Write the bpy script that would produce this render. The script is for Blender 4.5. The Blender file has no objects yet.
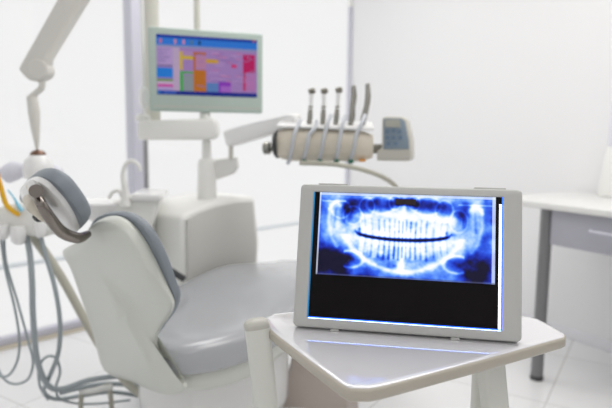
import bpy, bmesh, math, random
import numpy as np
from mathutils import Vector, Matrix
random.seed(4); np.random.seed(4)
S = bpy.context.scene; COL = S.collection
V = Vector

# ------------------------------------------------------------------ camera
F, PITCH, ROLL, CAMH = 565.0, math.radians(6.87), 0.0117, 1.10
fw = V((0, math.cos(PITCH), -math.sin(PITCH))); r0 = V((1, 0, 0)); u0 = r0.cross(fw)
c_, s_ = math.cos(ROLL), math.sin(ROLL)
RT = r0 * c_ - u0 * s_; UP = r0 * s_ + u0 * c_
# (horizon falls slightly to the left)
RT = r0 * c_ + u0 * s_; UP = u0 * c_ - r0 * s_
EYE = V((0, 0, CAMH))
cam = bpy.data.cameras.new('camera'); camo = bpy.data.objects.new('camera', cam); COL.objects.link(camo)
m = Matrix((( RT.x, UP.x, -fw.x, EYE.x), (RT.y, UP.y, -fw.y, EYE.y), (RT.z, UP.z, -fw.z, EYE.z), (0, 0, 0, 1)))
camo.matrix_world = m
cam.sensor_width = 36; cam.lens = 36 * F / 612; cam.clip_start = 0.02
cam.dof.use_dof = True; cam.dof.focus_distance = 0.93; cam.dof.aperture_fstop = 3.4
S.camera = camo
# ------------------------------------------------------------------ world, light, exposure
w = bpy.data.worlds.new('bright_sky'); S.world = w; w.use_nodes = True
w.node_tree.nodes['Background'].inputs[0].default_value = (1, 1, 1.0, 1)
w.node_tree.nodes['Background'].inputs[1].default_value = 0.915
S.view_settings.view_transform = 'Standard'; S.view_settings.look = 'None'
S.view_settings.exposure = 0; S.view_settings.gamma = 1; S.view_settings.use_curve_mapping = False

def area(name, loc, size, energy, rot=(0, 0, 0), col=(1, .98, .95)):
    l = bpy.data.lights.new(name, 'AREA'); l.shape = 'RECTANGLE'; l.size, l.size_y = size; l.energy = energy; l.color = col
    o = bpy.data.objects.new(name, l); COL.objects.link(o); o.location = loc; o.rotation_euler = rot; return o
area('unseen_fill_light', (1.0, 1.6, 2.84), (1.8, 1.2), 27)  # these area lights are unseen fills, added to brighten the room
area('unseen_fill_light', (-0.4, 3.0, 2.84), (1.2, 1.2), 20)
area('unseen_fill_light', (0.3, -0.9, 2.84), (1.8, 1.2), 14)

# ------------------------------------------------------------------ helpers
def pt(x, y, Y):
    r = fw + RT * ((x - 306) / F) - UP * ((y - 204) / F); return EYE + r * (Y / r.y)
def atz(x, y, z):
    r = fw + RT * ((x - 306) / F) - UP * ((y - 204) / F); return EYE + r * ((z - CAMH) / r.z)
def onplane(x, y, P, n):
    r = fw + RT * ((x - 306) / F) - UP * ((y - 204) / F); return EYE + r * ((P - EYE).dot(n) / r.dot(n))
def lin(c):
    return tuple(((v / 255) / 12.92 if v / 255 <= .04045 else ((v / 255 + .055) / 1.055) ** 2.4) for v in c) + (1,)

def mat(name, rgb, rough=.5, metal=0, bump=0, bscale=60, coat=0, emit=None, var=0.02, spec=.5):
    m = bpy.data.materials.new(name); m.use_nodes = True; nt = m.node_tree; b = nt.nodes['Principled BSDF']
    c = lin(rgb); b.inputs['Roughness'].default_value = rough; b.inputs['Metallic'].default_value = metal
    b.inputs['Coat Weight'].default_value = coat; b.inputs['Specular IOR Level'].default_value = spec
    tc = nt.nodes.new('ShaderNodeTexCoord'); n = nt.nodes.new('ShaderNodeTexNoise'); n.inputs['Scale'].default_value = bscale
    nt.links.new(tc.outputs['Object'], n.inputs['Vector'])
    mx = nt.nodes.new('ShaderNodeMix'); mx.data_type = 'RGBA'
    mx.inputs[6].default_value = tuple(v * (1 - var) for v in c[:3]) + (1,); mx.inputs[7].default_value = tuple(min(1, v * (1 + var)) for v in c[:3]) + (1,)
    nt.links.new(n.outputs['Fac'], mx.inputs[0]); nt.links.new(mx.outputs[2], b.inputs['Base Color'])
    if bump:
        bp = nt.nodes.new('ShaderNodeBump'); bp.inputs['Strength'].default_value = bump; bp.inputs['Distance'].default_value = .002
        nt.links.new(n.outputs['Fac'], bp.inputs['Height']); nt.links.new(bp.outputs['Normal'], b.inputs['Normal'])
    if emit:
        b.inputs['Emission Color'].default_value = lin(emit[0]); b.inputs['Emission Strength'].default_value = emit[1]
    return m
def mat_screen(name, strength=1.0):
    m = bpy.data.materials.new(name); m.use_nodes = True; nt = m.node_tree; b = nt.nodes['Principled BSDF']
    a = nt.nodes.new('ShaderNodeVertexColor'); a.layer_name = 'picture'
    b.inputs['Base Color'].default_value = (.004, .004, .005, 1); b.inputs['Roughness'].default_value = .25
    b.inputs['Specular IOR Level'].default_value = .2
    nt.links.new(a.outputs['Color'], b.inputs['Emission Color']); b.inputs['Emission Strength'].default_value = strength
    return m

M = dict(
    wall=mat('wall_paint', (236, 236, 237), .85, bump=.05, bscale=200, var=.01),
    floor=mat('floor_tile', (232, 232, 233), .22, var=.015, bscale=6),
    ceil=mat('ceiling_paint', (240, 240, 240), .9),
    alu=mat('window_aluminium', (200, 200, 212), .45, metal=0, var=.01),
    aludark=mat('window_gasket', (140, 140, 142), .5),
    thresh=mat('window_threshold', (190, 182, 165), .6),
    blue=mat('window_blue_film', (222, 228, 232), .5),
    white=mat('white_plastic', (238, 238, 234), .35, var=.01),
    whiteg=mat('white_enamel', (242, 242, 241), .25, coat=.2, var=.01),
    shell=mat('chair_shell_plastic', (216, 219, 211), .32, coat=.2, var=.01),
    uph=mat('grey_upholstery', (132, 140, 148), .5, bump=.1, bscale=300),
    seat=mat('grey_seat_upholstery', (172, 174, 178), .25, bump=.05, bscale=300, coat=.5),
    beige=mat('beige_plastic', (221, 213, 197), .45),
    lamparm=mat('lamp_arm_plastic', (222, 220, 213), .45),
    pole=mat('pole_paint', (218, 216, 206), .45),
    chrome=mat('chrome', (140, 133, 127), .14, metal=1),
    brown=mat('bronze_metal', (120, 90, 75), .3, metal=.6),
    dark=mat('dark_rubber', (58, 60, 62), .5),
    legm=mat('desk_leg_metal', (128, 128, 130), .35, metal=.3),
    drawer=mat('desk_drawer_lilac', (172, 172, 182), .45),
    desktop=mat('desk_top', (226, 226, 224), .3),
    hose=mat('grey_hose', (160, 169, 173), .5),
    hosep=mat('pale_hose', (196, 200, 206), .4),
    hoseb=mat('beige_hose', (188, 186, 172), .5),
    handp=mat('handpiece_metal', (165, 163, 155), .25, metal=.7),
    handd=mat('handpiece_dark', (135, 132, 122), .35, metal=.4),
    green=mat('green_plastic', (30, 110, 85), .5),
    orange=mat('orange_plastic', (225, 150, 40), .5),
    yellow=mat('yellow_plastic', (235, 180, 20), .45),
    cyan=mat('light_blue_plastic', (140, 205, 230), .45),
    mon=mat('monitor_bezel', (178, 194, 186), .4),
    panel=mat('control_panel_blue', (132, 148, 162), .4),
    panelb=mat('control_panel_button', (105, 128, 152), .4),
    lcd=mat('control_display', (176, 176, 166), .3),
    pbody=mat('control_body', (196, 194, 184), .4),
    tablet=mat('viewer_casing', (196, 196, 193), .38, var=.01, bscale=20),
    tray=mat('cart_tray_lacquer', (226, 225, 228), .04, coat=1.0, var=.005, bscale=10, spec=.9),
    trayedge=mat('cart_tray_edge', (188, 181, 168), .3, var=.01),
    cleg=mat('cart_leg_paint', (224, 225, 218), .3, coat=.2, var=.01),
    cap=mat('cart_leg_cap', (196, 195, 186), .35),
    lilac=mat('lilac_plastic', (228, 228, 238), .4),
    glow=mat('blue_backlight', (20, 60, 200), .5, emit=((50, 110, 255), 1.5)),
    glowc=mat('cyan_backlight', (10, 80, 120), .5, emit=((20, 130, 190), .8)),
    gloww=mat('white_backlight', (220, 230, 255), .5, emit=((240, 246, 255), 2.2)),
    gloww2=mat('bottom_backlight', (220, 230, 255), .5, emit=((150, 185, 255), 8)),
    black=mat('screen_black', (14, 10, 12), .35, spec=.12),
    warm=mat('warm_grey', (188, 177, 169), .5),
    base=mat('baseboard_paint', (230, 230, 235), .5),
    sidep=mat('unit_side_plastic', (204, 203, 198), .45),
)
# floor: tile joints
nt = M['floor'].node_tree; b = nt.nodes['Principled BSDF']; br = nt.nodes.new('ShaderNodeTexBrick')
br.offset = 0; br.squash = 1; br.inputs['Scale'].default_value = 1; br.inputs['Mortar Size'].default_value = .0025
br.inputs['Brick Width'].default_value = .6; br.inputs['Row Height'].default_value = .6
br.inputs['Color1'].default_value = lin((234, 234, 235)); br.inputs['Color2'].default_value = lin((231, 231, 232)); br.inputs['Mortar'].default_value = lin((190, 188, 186))
mp = nt.nodes.new('ShaderNodeMapping'); tcn = nt.nodes.new('ShaderNodeTexCoord')
mp.inputs['Location'].default_value = (.15, .11, 0); mp.inputs['Rotation'].default_value = (0, 0, math.radians(31.8))
nt.links.new(tcn.outputs['Object'], mp.inputs[0]); nt.links.new(mp.outputs[0], br.inputs[0]); nt.links.new(br.outputs['Color'], b.inputs['Base Color'])
# window glass
g = bpy.data.materials.new('clear_glass'); g.use_nodes = True; nt = g.node_tree; nt.nodes.clear()
o_ = nt.nodes.new('ShaderNodeOutputMaterial'); mx = nt.nodes.new('ShaderNodeMixShader'); t_ = nt.nodes.new('ShaderNodeBsdfTransparent'); gl = nt.nodes.new('ShaderNodeBsdfGlossy')
gl.inputs['Roughness'].default_value = .02; mx.inputs[0].default_value = .04
nt.links.new(t_.outputs[0], mx.inputs[1]); nt.links.new(gl.outputs[0], mx.inputs[2]); nt.links.new(mx.outputs[0], o_.inputs[0]); M['glass'] = g
M['screen'] = mat_screen('xray_picture', 1.0); M['screen2'] = mat_screen('schedule_picture', .62)

INV = {}
def tag(o, label=None, cat=None, group=None, kind=None):
    for k, v in (('label', label), ('category', cat), ('group', group), ('kind', kind)):
        if v: o[k] = v
    return o
def thing(name, label, cat, loc, rz=0, group=None):
    o = bpy.data.objects.new(name, None); COL.objects.link(o); o.empty_display_size = .05
    mw = Matrix.Translation(loc) @ Matrix.Rotation(rz, 4, 'Z'); o.location = loc; o.rotation_euler = (0, 0, rz)
    INV[o] = mw.inverted(); return tag(o, label, cat, group)
def obj(name, geo, m, parent=None, local=False, angle=40, label=None):
    """geo = (verts, faces) or a list of such, in world space unless local"""
    geos = geo if isinstance(geo, list) else [geo]
    vs, fs = [], []
    for v, f in geos:
        k = len(vs); vs += [V(p) for p in v]; fs += [[i + k for i in q] for q in f]
    if parent is not None and parent in INV and not local: vs = [INV[parent] @ p for p in vs]
    off = None
    if parent is None and vs:                                    # put the origin at the base
        xs = [p.x for p in vs]; ys = [p.y for p in vs]; zs = [p.z for p in vs]
        off = V(((min(xs) + max(xs)) / 2, (min(ys) + max(ys)) / 2, min(zs))); vs = [p - off for p in vs]
    me = bpy.data.meshes.new(name); me.from_pydata([tuple(p) for p in vs], [], fs)
    bm = bmesh.new(); bm.from_mesh(me); bmesh.ops.remove_doubles(bm, verts=bm.verts, dist=1e-5)
    bmesh.ops.recalc_face_normals(bm, faces=bm.faces)
    for f in bm.faces: f.smooth = True
    bm.to_mesh(me); bm.free(); me.set_sharp_from_angle(angle=math.radians(angle))
    ms = m if isinstance(m, list) else [m]
    for x in ms: me.materials.append(x)
    o = bpy.data.objects.new(name, me); COL.objects.link(o)
    if off is not None: o.location = off
    if parent is not None: o.parent = parent; INV[o] = INV.get(parent, Matrix())
    if label: o['label'] = label
    return o

def bev(geo, width, seg=3):
    v, f = geo; me = bpy.data.meshes.new('t'); me.from_pydata([tuple(p) for p in v], [], f)
    bm = bmesh.new(); bm.from_mesh(me); bmesh.ops.recalc_face_normals(bm, faces=bm.faces)
    es = [e for e in bm.edges if len(e.link_faces) == 2 and e.calc_face_angle(0) > math.radians(35)]
    bmesh.ops.bevel(bm, geom=es, offset=width, segments=seg, profile=.5, affect='EDGES', clamp_overlap=True)
    r = ([p.co.copy() for p in bm.verts], [[p.index for p in q.verts] for q in bm.faces]); bm.free(); bpy.data.meshes.remove(me); return r
def box(c, size, ax=None, bw=0, seg=3):
    c = V(c); ax = ax or (V((1, 0, 0)), V((0, 1, 0)), V((0, 0, 1))); h = [s / 2 for s in size]; v = []
    for i in (-1, 1):
        for j in (-1, 1):
            for k in (-1, 1): v.append(c + ax[0] * h[0] * i + ax[1] * h[1] * j + ax[2] * h[2] * k)
    f = [[0, 1, 3, 2], [4, 6, 7, 5], [0, 4, 5, 1], [2, 3, 7, 6], [0, 2, 6, 4], [1, 5, 7, 3]]
    return bev((v, f), bw, seg) if bw else (v, f)
def prism(poly, ext, bw=0, seg=3):
    n = len(poly); v = [V(p) for p in poly] + [V(p) + V(ext) for p in poly]
    f = [list(range(n)), list(range(2 * n - 1, n - 1, -1))] + [[i, i + n, (i + 1) % n + n, (i + 1) % n] for i in range(n)]
    return bev((v, f), bw, seg) if bw else (v, f)
def cat(pts, n=6, closed=False):
    P = [V(p) for p in pts]; out = []; N = len(P); rng = N if closed else N - 1
    for i in range(rng):
        if closed: a, b, c, d = P[i - 1], P[i], P[(i + 1) % N], P[(i + 2) % N]
        else: a, b, c, d = P[max(i - 1, 0)], P[i], P[i + 1], P[min(i + 2, N - 1)]
        for k in range(n):
            t = k / n; out.append(.5 * ((2 * b) + (c - a) * t + (2 * a - 5 * b + 4 * c - d) * t * t + (3 * b - a - 3 * c + d) * t ** 3))
    if not closed: out.append(P[-1])
    return out
def tube(path, r, seg=12, smooth=0, flat=None, cap=True):
    """round tube along a path; r number or list; flat=(axis, factor) squashes it along a world axis"""
    P = [V(p) for p in path]; R_ = r if isinstance(r, (list, tuple)) else [r] * len(P)
    if smooth:
        Q = cat(P, smooth); k = len(Q) - 1; R_ = [R_[min(int(i / smooth), len(P) - 1)] * (1 - (i / smooth) % 1) + R_[min(int(i / smooth) + 1, len(P) - 1)] * ((i / smooth) % 1) for i in range(len(Q))]; P = Q
    v, f = [], []; prev = None; n = len(P)
    for i, p in enumerate(P):
        t = (P[min(i + 1, n - 1)] - P[max(i - 1, 0)]).normalized()
        if prev is None:
            a = t.orthogonal().normalized()
            if abs(t.z) < .9: a = t.cross(V((0, 0, 1))).normalized()
        else:
            a = prev - t * prev.dot(t); a = a.normalized()
        prev = a; b = t.cross(a)
        for k in range(seg):
            an = 2 * math.pi * k / seg; d = (a * math.cos(an) + b * math.sin(an)) * R_[i]
            if flat: d = d - flat[0] * d.dot(flat[0]) * (1 - flat[1])
            v.append(p + d)
    for i in range(n - 1):
        for k in range(seg): f.append([i * seg + k, i * seg + (k + 1) % seg, (i + 1) * seg + (k + 1) % seg, (i + 1) * seg + k])
    if cap: f += [list(range(seg))[::-1], list(range((n - 1) * seg, n * seg))]
    return v, f
def lathe(o, axis, prof, seg=24):
    """prof: list of (distance along axis, radius)"""
    return tube([V(o) + V(axis).normalized() * (d + i * 1e-6) for i, (d, r) in enumerate(prof)], [max(r, 1e-4) for d, r in prof], seg)
def pillow(outline, fn, Ta, Tb, n=3, rings=9, sm=5, flatb=False):
    """closed cushion: outline of (u,v); fn(u,v,h)->point; bulges Ta on one side and Tb on the other"""
    P = cat([V((a, b, 0)) for a, b in outline], sm, True); c = sum(P, V()) / len(P); N = len(P); v, f = [], []
    ks = [math.sin(math.pi / 2 * i / rings) for i in range(rings, 0, -1)]
    ks = [1 - (1 - i / rings) ** 2 for i in range(rings, 0, -1)]
    def side(T, sg):
        idx = []
        for k in ks:
            h = sg * T * max(0, 1 - k ** n) ** (1 / n); base = len(v)
            for p in P: q = c + (p - c) * k; v.append(fn(q.x, q.y, h))
            idx.append(base)
        v.append(fn(c.x, c.y, sg * T)); cc = len(v) - 1
        for a, b in zip(idx, idx[1:]):
            for i in range(N): f.append([a + i, a + (i + 1) % N, b + (i + 1) % N, b + i])
        for i in range(N): f.append([idx[-1] + i, idx[-1] + (i + 1) % N, cc])
    side(Ta, 1); side(Tb, -1); return v, f

# ------------------------------------------------------------------ the room
ww0, ww1 = V((-1.575, 2.78, 0)), V((.37, 4.849, 0)); wd = (ww1 - ww0).normalized(); wn = V((wd.y, -wd.x, 0))   # window wall, wn points into the room
rw1 = V((1.593, 2.847, 0)); rd = (rw1 - ww1).normalized(); rn = V((rd.y, -rd.x, 0))
if rn.dot(V((0, 0, 0)) - ww1) < 0: rn = -rn
CH = 2.9
A = ww0 - wd * 3.4; B = ww1.copy(); C_ = ww1 + rd * 7.0; Z = V((0, 0, 1))
D_ = C_ + V((-5.5, -.6, 0))
floor_poly = [A, B, C_, D_]
tag(obj('floor', prism([p + V((0, 0, -.1)) for p in floor_poly], Z * .1), M['floor']), kind='structure')
tag(obj('ceiling', prism([p + Z * CH for p in floor_poly], Z * .1), M['ceil']), kind='structure')
def wallseg(name, p, q, n, z0=0, z1=CH, t=.12, m='wall'):
    return tag(obj(name, prism([p + Z * z0, q + Z * z0, q + Z * z1, p + Z * z1], -n * t), M[m]), kind='structure')
wallseg('wall_right', B, C_, rn)
bn = V((D_ - C_).normalized()); bn = V((bn.y, -bn.x, 0)); bn = bn if bn.dot(V((0, 1, 0))) > 0 else -bn
wallseg('wall_back', C_, D_, bn)
ln = V((D_ - A).normalized()); ln = V((ln.y, -ln.x, 0)); ln = ln if ln.dot(V((1, 0, 0))) > 0 else -ln
wallseg('wall_left', D_, A, ln)
tag(obj('baseboard_right', prism([B + rn * .001, C_ + rn * .001, C_ + rn * .001 + Z * .06, B + rn * .001 + Z * .06], rn * .012, .003), M['base']), kind='structure')
# window wall: frame, posts, rails, panes
H1 = 2.62
wallseg('wall_window', A, B, wn, H1, CH)
def onwall(px): # distance along the window wall under a pixel column
    r = fw + RT * ((px - 306) / F) - UP * ((250 - 204) / F); r.z = 0
    # ww0 + wd*s = r*t
    det = wd.x * (-r.y) + r.x * wd.y
    return (ww0.x * r.y - ww0.y * r.x) / (-(wd.x * r.y - wd.y * r.x))
sp0, sp1 = onwall(136), onwall(150.5); send = (ww1 - ww0).length
def bar(name, s0, s1, z0, z1, d0, d1, m, parent=None):
    p = ww0 + wd * s0 + wn * d0; q = ww0 + wd * s1 + wn * d0
    return obj(name, prism([p + Z * z0, q + Z * z0, q + Z * z1, p + Z * z1], wn * (d1 - d0), .003), M[m], parent)
sA = -3.4
win1 = tag(bar('window_1', sA, sp0, 0.0, .045, -.05, .0, 'alu'), kind='structure')
win2 = tag(bar('window_2', sp1, send - .03, 0.0, .045, -.05, .0, 'alu'), kind='structure')
def sub(win, nm, *a):
    o = bar(nm, *a); w_ = o.matrix_world.copy(); loc = o.location - win.location; o.parent = win; o.location = loc; return o
sub(win1, 'top_rail', sA, sp0, H1 - .05, H1, -.05, 0, 'alu'); sub(win2, 'top_rail', sp1, send, H1 - .05, H1, -.05, 0, 'alu')
sub(win1, 'middle_rail', sA, sp0, .405, .425, -.045, -.005, 'blue'); sub(win2, 'middle_rail', sp1, send, .405, .425, -.045, -.005, 'blue')
sub(win1, 'glass_pane', sA, sp0, .045, H1 - .05, -.03, -.022, 'glass'); sub(win2, 'glass_pane', sp1, send, .045, H1 - .05, -.03, -.022, 'glass')
sub(win1, 'threshold', sA, sp0, -.001, .008, 0.0, .05, 'thresh'); sub(win2, 'threshold', sp1, send - .04, -.001, .008, 0.0, .05, 'thresh')
# mullion and corner post
tag(bar('trim_1', sp0 - .012, sp1 - .05, 0.0, H1, -.06, .03, 'alu'), kind='structure')
tag(bar('trim_2', sp1 - .05, sp1, 0.0, H1, -.06, .0, 'aludark'), kind='structure')
tag(bar('trim_3', send - .024, send, 0.0, 2.17, -.03, .0, 'alu'), kind='structure')
tag(bar('trim_4', send - .024, send, 2.17, H1, -.03, .0, 'white'), kind='structure')

# ------------------------------------------------------------------ desk against the right wall
legp = atz(536.5, 379, 0.0); legp.z = 0; dd = -rd if rd.y > 0 else rd      # dd runs towards the camera along the wall
dep = rn * -1; DZ = .822
desk = thing('desk', 'white-topped desk with a lilac drawer front and round grey metal leg against the right wall', 'desk', legp)
Lf = legp - dd * .28 - dep * .03; dlen = 2.0; ddp = (legp - B).dot(rn) + .03 - .02
def dbox(a, b, c, size, bw=.004): # a along desk, b depth, c height (min corner)
    ctr = legp + dd * (a + size[0] / 2) + dep * (b + size[1] / 2) + Z * (c + size[2] / 2)
    return box(ctr, size, (dd, dep, Z), bw)
obj('desktop', dbox(-.28, -.035, DZ - .03, (dlen, ddp, .03), .005), M['desktop'], desk)
dr = obj('drawer', dbox(.03, -.012, DZ - .03 - .155, (.78, .03, .153), .004), M['drawer'], desk)
q0 = legp + dd * .22 - dep * .018 + Z * (DZ - .095); hp = [q0, q0 + dd * .012 - dep * .022, q0 + dd * .06 - dep * .03, q0 + dd * .12 - dep * .022, q0 + dd * .14]
obj('handle', tube([p + V((0, 0, -.0)) for p in hp], .0055, 8, 4), M['alu'], dr, label='pale arched handle')
obj('frame', [dbox(.0, .0, DZ - .07, (1.66, .04, .04)), dbox(.0, ddp - .12, DZ - .07, (1.66, .04, .04))], M['legm'], desk)
for a, bb in ((0, 0), (1.62, 0)):
    p = legp + dd * a + dep * bb
    lg = obj('leg', tube([p + Z * .012, p + Z * (DZ - .031)], .027, 20), M['legm'], desk)
    obj('foot_cap', tube([p + Z * .0, p + Z * .02], .029, 20), M['dark'], lg)
# white device standing on the desk, cut by the frame's right edge
pb = atz(597, 196.5, DZ); 
d1 = thing('desktop_device', 'white tapered box with a lilac upper panel standing on the desk at the right edge', 'box', pb)
e1 = dd; e2 = dep
def quad4(p, s, z, ins): return [p + e1 * ins + Z * z, p + e1 * (s - ins) + Z * z, p + e1 * (s - ins) + e2 * (s * .7 - ins) + Z * z, p + e1 * ins + e2 * (s * .7 - ins) + Z * z]
a4, b4 = quad4(pb, .2, .0005, 0), quad4(pb, .2, .245, .028)
obj('body', bev((a4 + b4, [[0, 1, 2, 3], [7, 6, 5, 4]] + [[i, (i + 1) % 4, (i + 1) % 4 + 4, i + 4] for i in range(4)]), .006), M['white'], d1)
a5, b5 = quad4(pb, .2, .244, .034), quad4(pb, .2, .45, .036)
obj('upper_panel', bev((a5 + b5, [[0, 1, 2, 3], [7, 6, 5, 4]] + [[i, (i + 1) % 4, (i + 1) % 4 + 4, i + 4] for i in range(4)]), .006), M['lilac'], d1)

# ------------------------------------------------------------------ dental chair (local x = patient's right, y = forward)
AZ = math.radians(40); CO = V((-.29, 1.88, 0)); fv = V((math.sin(AZ), math.cos(AZ), 0)); sv = V((math.cos(AZ), -math.sin(AZ), 0))
chair = thing('dental_chair', 'reclined dental chair with grey upholstery and a pale shell, seen from behind', 'dental chair', CO, -AZ)
def loc(x, y, z): return CO + sv * x + fv * y + Z * z
def lerp_tab(tab, x):
    if x <= tab[0][0]: return tab[0][1]
    for (a, b), (c, d) in zip(tab, tab[1:]):
        if x <= c: t = (x - a) / (c - a); t = t * t * (3 - 2 * t); return b + (d - b) * t
    return tab[-1][1]
ztab = [(-.36, .46), (-.1, .455), (.25, .52), (.5, .50), (.85, .40)]
def seatfn(u, v_, h): return loc(u, v_, lerp_tab(ztab, v_) + h + .12 * max(0, abs(u) - .12) ** 1.5 * (1 if h > 0 else .4))
seat_out = [(.12, -.355), (.22, -.335), (.27, -.22), (.275, 0), (.26, .2), (.22, .45), (.19, .75), (.1, .86), (-.1, .86), (-.19, .75), (-.22, .45), (-.26, .2), (-.275, 0), (-.26, -.2), (-.20, -.28), (-.12, -.32)]
obj('seat', pillow(seat_out, seatfn, .075, .035, 5, 12), M['seat'], chair)
def basefn(u, v_, h): return loc(u, v_, lerp_tab(ztab, v_) - .035 + h)
base_out = [(u * .9, v_ * .9 + .01) for u, v_ in seat_out]
obj('seat_shell', pillow(base_out, basefn, .02, .085, 4), M['shell'], chair)
ped = [(.10, -.22), (.11, 0), (.09, .25), (-.14, .25), (-.17, 0), (-.16, -.22)]
obj('pedestal', [pillow(ped, lambda u, v_, h: loc(u * 1.05, v_, .24 + h), .17, .16, 6)], M['whiteg'], chair)
bo = [(.13, -.30), (.14, 0), (.11, .5), (-.2, .5), (-.25, 0), (-.21, -.30)]
obj('floor_base', pillow(bo, lambda u, v_, h: loc(u, v_, .035 + h), .04, .0345, 6), M['whiteg'], chair)
obj('warm_grey_panel', prism([pt(*p, 2.04) for p in ((292, 352), (344, 352), (350, 437), (274, 437))], V((.05, .12, 0)), .01, 3), M['warm'], chair, label='warm grey panel under the leg rest')  # plain warm grey slab standing below the leg rest
# backrest
RC = math.radians(23); bv = -fv * math.sin(RC) + Z * math.cos(RC); nv = sv.cross(bv)   # nv: outward or inward
nb = nv if nv.dot(EYE - CO) > 0 else -nv                                               # towards the camera: the back side
P0 = atz(160, 375, .42)
def uv(x, y, P=None, sa=None, ba=None, nn=None):
    P = P or P0; q = onplane(x, y, P, nn or nb) - P; return (q.dot(sa or sv), q.dot(ba or bv))
def backfn(o_): return lambda u, v_, h: P0 + sv * u + bv * v_ + nb * (h + o_)
up_px = [(84, 232), (91, 221), (104, 217), (119, 218), (132, 225), (144, 238), (157, 263), (166, 288), (171, 303), (167, 318), (158, 330), (150, 341), (140, 348), (112, 343), (100, 310), (88, 278), (79, 252)]
obj('backrest', pillow([uv(*p) for p in up_px], backfn(-.018), .010, .030, 4, 12), M['uph'], chair)
sh_px = [(68, 248), (80, 241), (91, 229), (99, 220), (111, 217), (122, 220), (132, 228), (143, 243), (156, 268), (166, 290), (172, 305), (168, 317), (160, 328), (155, 340), (158, 358), (169, 375), (184, 387), (181, 392), (160, 388), (136, 378), (109, 367), (98, 329), (86, 293), (76, 264)]
cA, cB = uv(106, 262), uv(158, 358)
cd_ = V((cB[0] - cA[0], cB[1] - cA[1], 0)).normalized()
def shellfn(u, v_, h):
    d = (u - cA[0]) * -cd_.y + (v_ - cA[1]) * cd_.x; al = (u - cA[0]) * cd_.x + (v_ - cA[1]) * cd_.y
    k = min(1, max(0, al / .12)); d = max(0, d)
    return P0 + sv * u + bv * v_ + nb * (h - .026 * k * (1 - math.exp(-d / .02)) * (1 if h > 0 else 0.0) * min(1, abs(h) / .02))
bshell = obj('back_shell', pillow([uv(*p) for p in sh_px], shellfn, .028, .015, 7, 16, 4), M['shell'], chair, angle=60)
# headrest: tipped further back
RH = math.radians(38); bh = -fv * math.sin(RH) + Z * math.cos(RH); nh = sv.cross(bh); nh = nh if nh.dot(EYE - CO) > 0 else -nh
topc = onplane(84, 228, P0, nb); PH = pt(62, 225, topc.y - .03)
def uvh(x, y, o_=0):
    q = onplane(x, y, PH + nh * o_, nh) - PH; return (q.dot(sv), q.dot(bh))
def hfn(o_): return lambda u, v_, h: PH + sv * u + bh * v_ + nh * (h + o_)
hc = [(20, 200), (21, 190), (26, 181), (34, 176), (45, 177), (58, 185), (70, 199), (79, 212), (83, 223), (77, 231), (66, 227), (46, 214), (31, 206)]
obj('headrest', pillow([uvh(*p) for p in hc], hfn(-.005), .012, .040, 4, 10), M['uph'], chair)
hb = [(24, 188), (28, 180), (37, 176), (49, 180), (61, 191), (71, 204), (78, 217), (80, 228), (73, 232), (58, 226), (43, 213), (30, 200)]
hbk = obj('headrest_shell', pillow([uvh(*p) for p in hb], hfn(.003), .018, .01, 6, 8), M['whiteg'], chair)
def hp_(x, y, o_): u, v_ = uvh(x, y, o_); return hfn(o_)(u, v_, 0)
obj('headrest_bracket', [tube([hp_(34, 190, .03), hp_(40, 202, .05), hp_(50, 218, .055), hp_(62, 232, .05), hp_(78, 238, .03), hp_(88, 234, .0)], [.009, .011, .013, .014, .013, .009], 14, 5),
                         tube([hp_(33, 186, .02), hp_(36, 191, .05)], .014, 16)], M['chrome'], chair)
obj('pivot_cover', tube([hp_(29, 200, .03), hp_(36, 206, .05), hp_(46, 218, .05)], [.014, .02, .012], 14, 4), M['beige'], chair)
obj('headrest_knob', lathe(hp_(48, 208, .03), nh, [(0, .014), (.03, .014), (.038, .008)], 18), M['dark'], chair)
obj('armrest_hinge', tube([pt(170, 270, 2.02), pt(184, 279, 2.0)], .012, 12), M['dark'], chair)

# ------------------------------------------------------------------ dental unit cabinet
cP = pt(181, 217, 2.12); cb = cP.copy(); cb.z = 0
unit = thing('dental_unit', 'pale dental unit behind the chair: domed cabinet, column, spittoon, poles and jointed arms', 'dental unit', cb)
def up_(a, z): return cb + fv * a + Z * z      # along the big side panel
prof = [(.0, .0), (.0, cP.z), (.06, cP.z + .022), (.16, cP.z + .042), (.28, cP.z + .052), (.38, cP.z + .05), (.40, cP.z + .04), (.425, cP.z - .15), (.415, .5), (.40, 0)]
obj('cabinet', prism([up_(a, z) for a, z in prof], -sv * .30, .02, 3), M['white'], unit)
prof2 = [(.02, .35), (.02, cP.z - .012), (.08, cP.z + .008), (.17, cP.z + .025), (.28, cP.z + .033), (.37, cP.z + .03), (.39, cP.z - .15), (.38, .35)]
obj('side_panel', prism([up_(a, z) + sv * .001 for a, z in prof2], sv * .012, .004, 2), M['sidep'], unit, label='slightly darker flat side panel')
# spittoon on the left of the unit
T = lambda x, y, Y=2.12: pt(x, y, Y)
bx = [T(132, 197, 2.12), T(160, 197, 2.12), T(159, 205, 2.12), T(152, 226, 2.12), T(148, 262, 2.12), T(100, 262, 2.12), T(98, 214, 2.12), T(96, 206, 2.12), T(112, 203, 2.12)]
spt = obj('spittoon', prism(bx, V((-.03, .2, 0)), .01, 3), M['white'], unit)
obj('rim', [prism([T(131, 194, 2.10), T(161, 195, 2.10), T(161, 201, 2.10), T(131, 201, 2.10)], V((-.03, .24, 0)), .006, 2)], M['whiteg'], spt)
bc = T(104, 203, 2.2)
obj('bowl', lathe(bc - Z * .08, Z, [(0, .03), (.01, .05), (.05, .10), (.085, .115), (.09, .112), (.085, .105), (.05, .085), (.02, .03)], 32), M['whiteg'], spt)
obj('cup_filler', tube([T(126, 206, 2.11), T(125, 190, 2.11), T(123, 174, 2.11), T(127, 163, 2.11), T(133, 161, 2.11), T(139, 166, 2.11), T(140, 171, 2.11)], [.022, .013, .0085, .008, .008, .007, .006], 14, 5), M['white'], spt, label='gooseneck cup filler')
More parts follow.
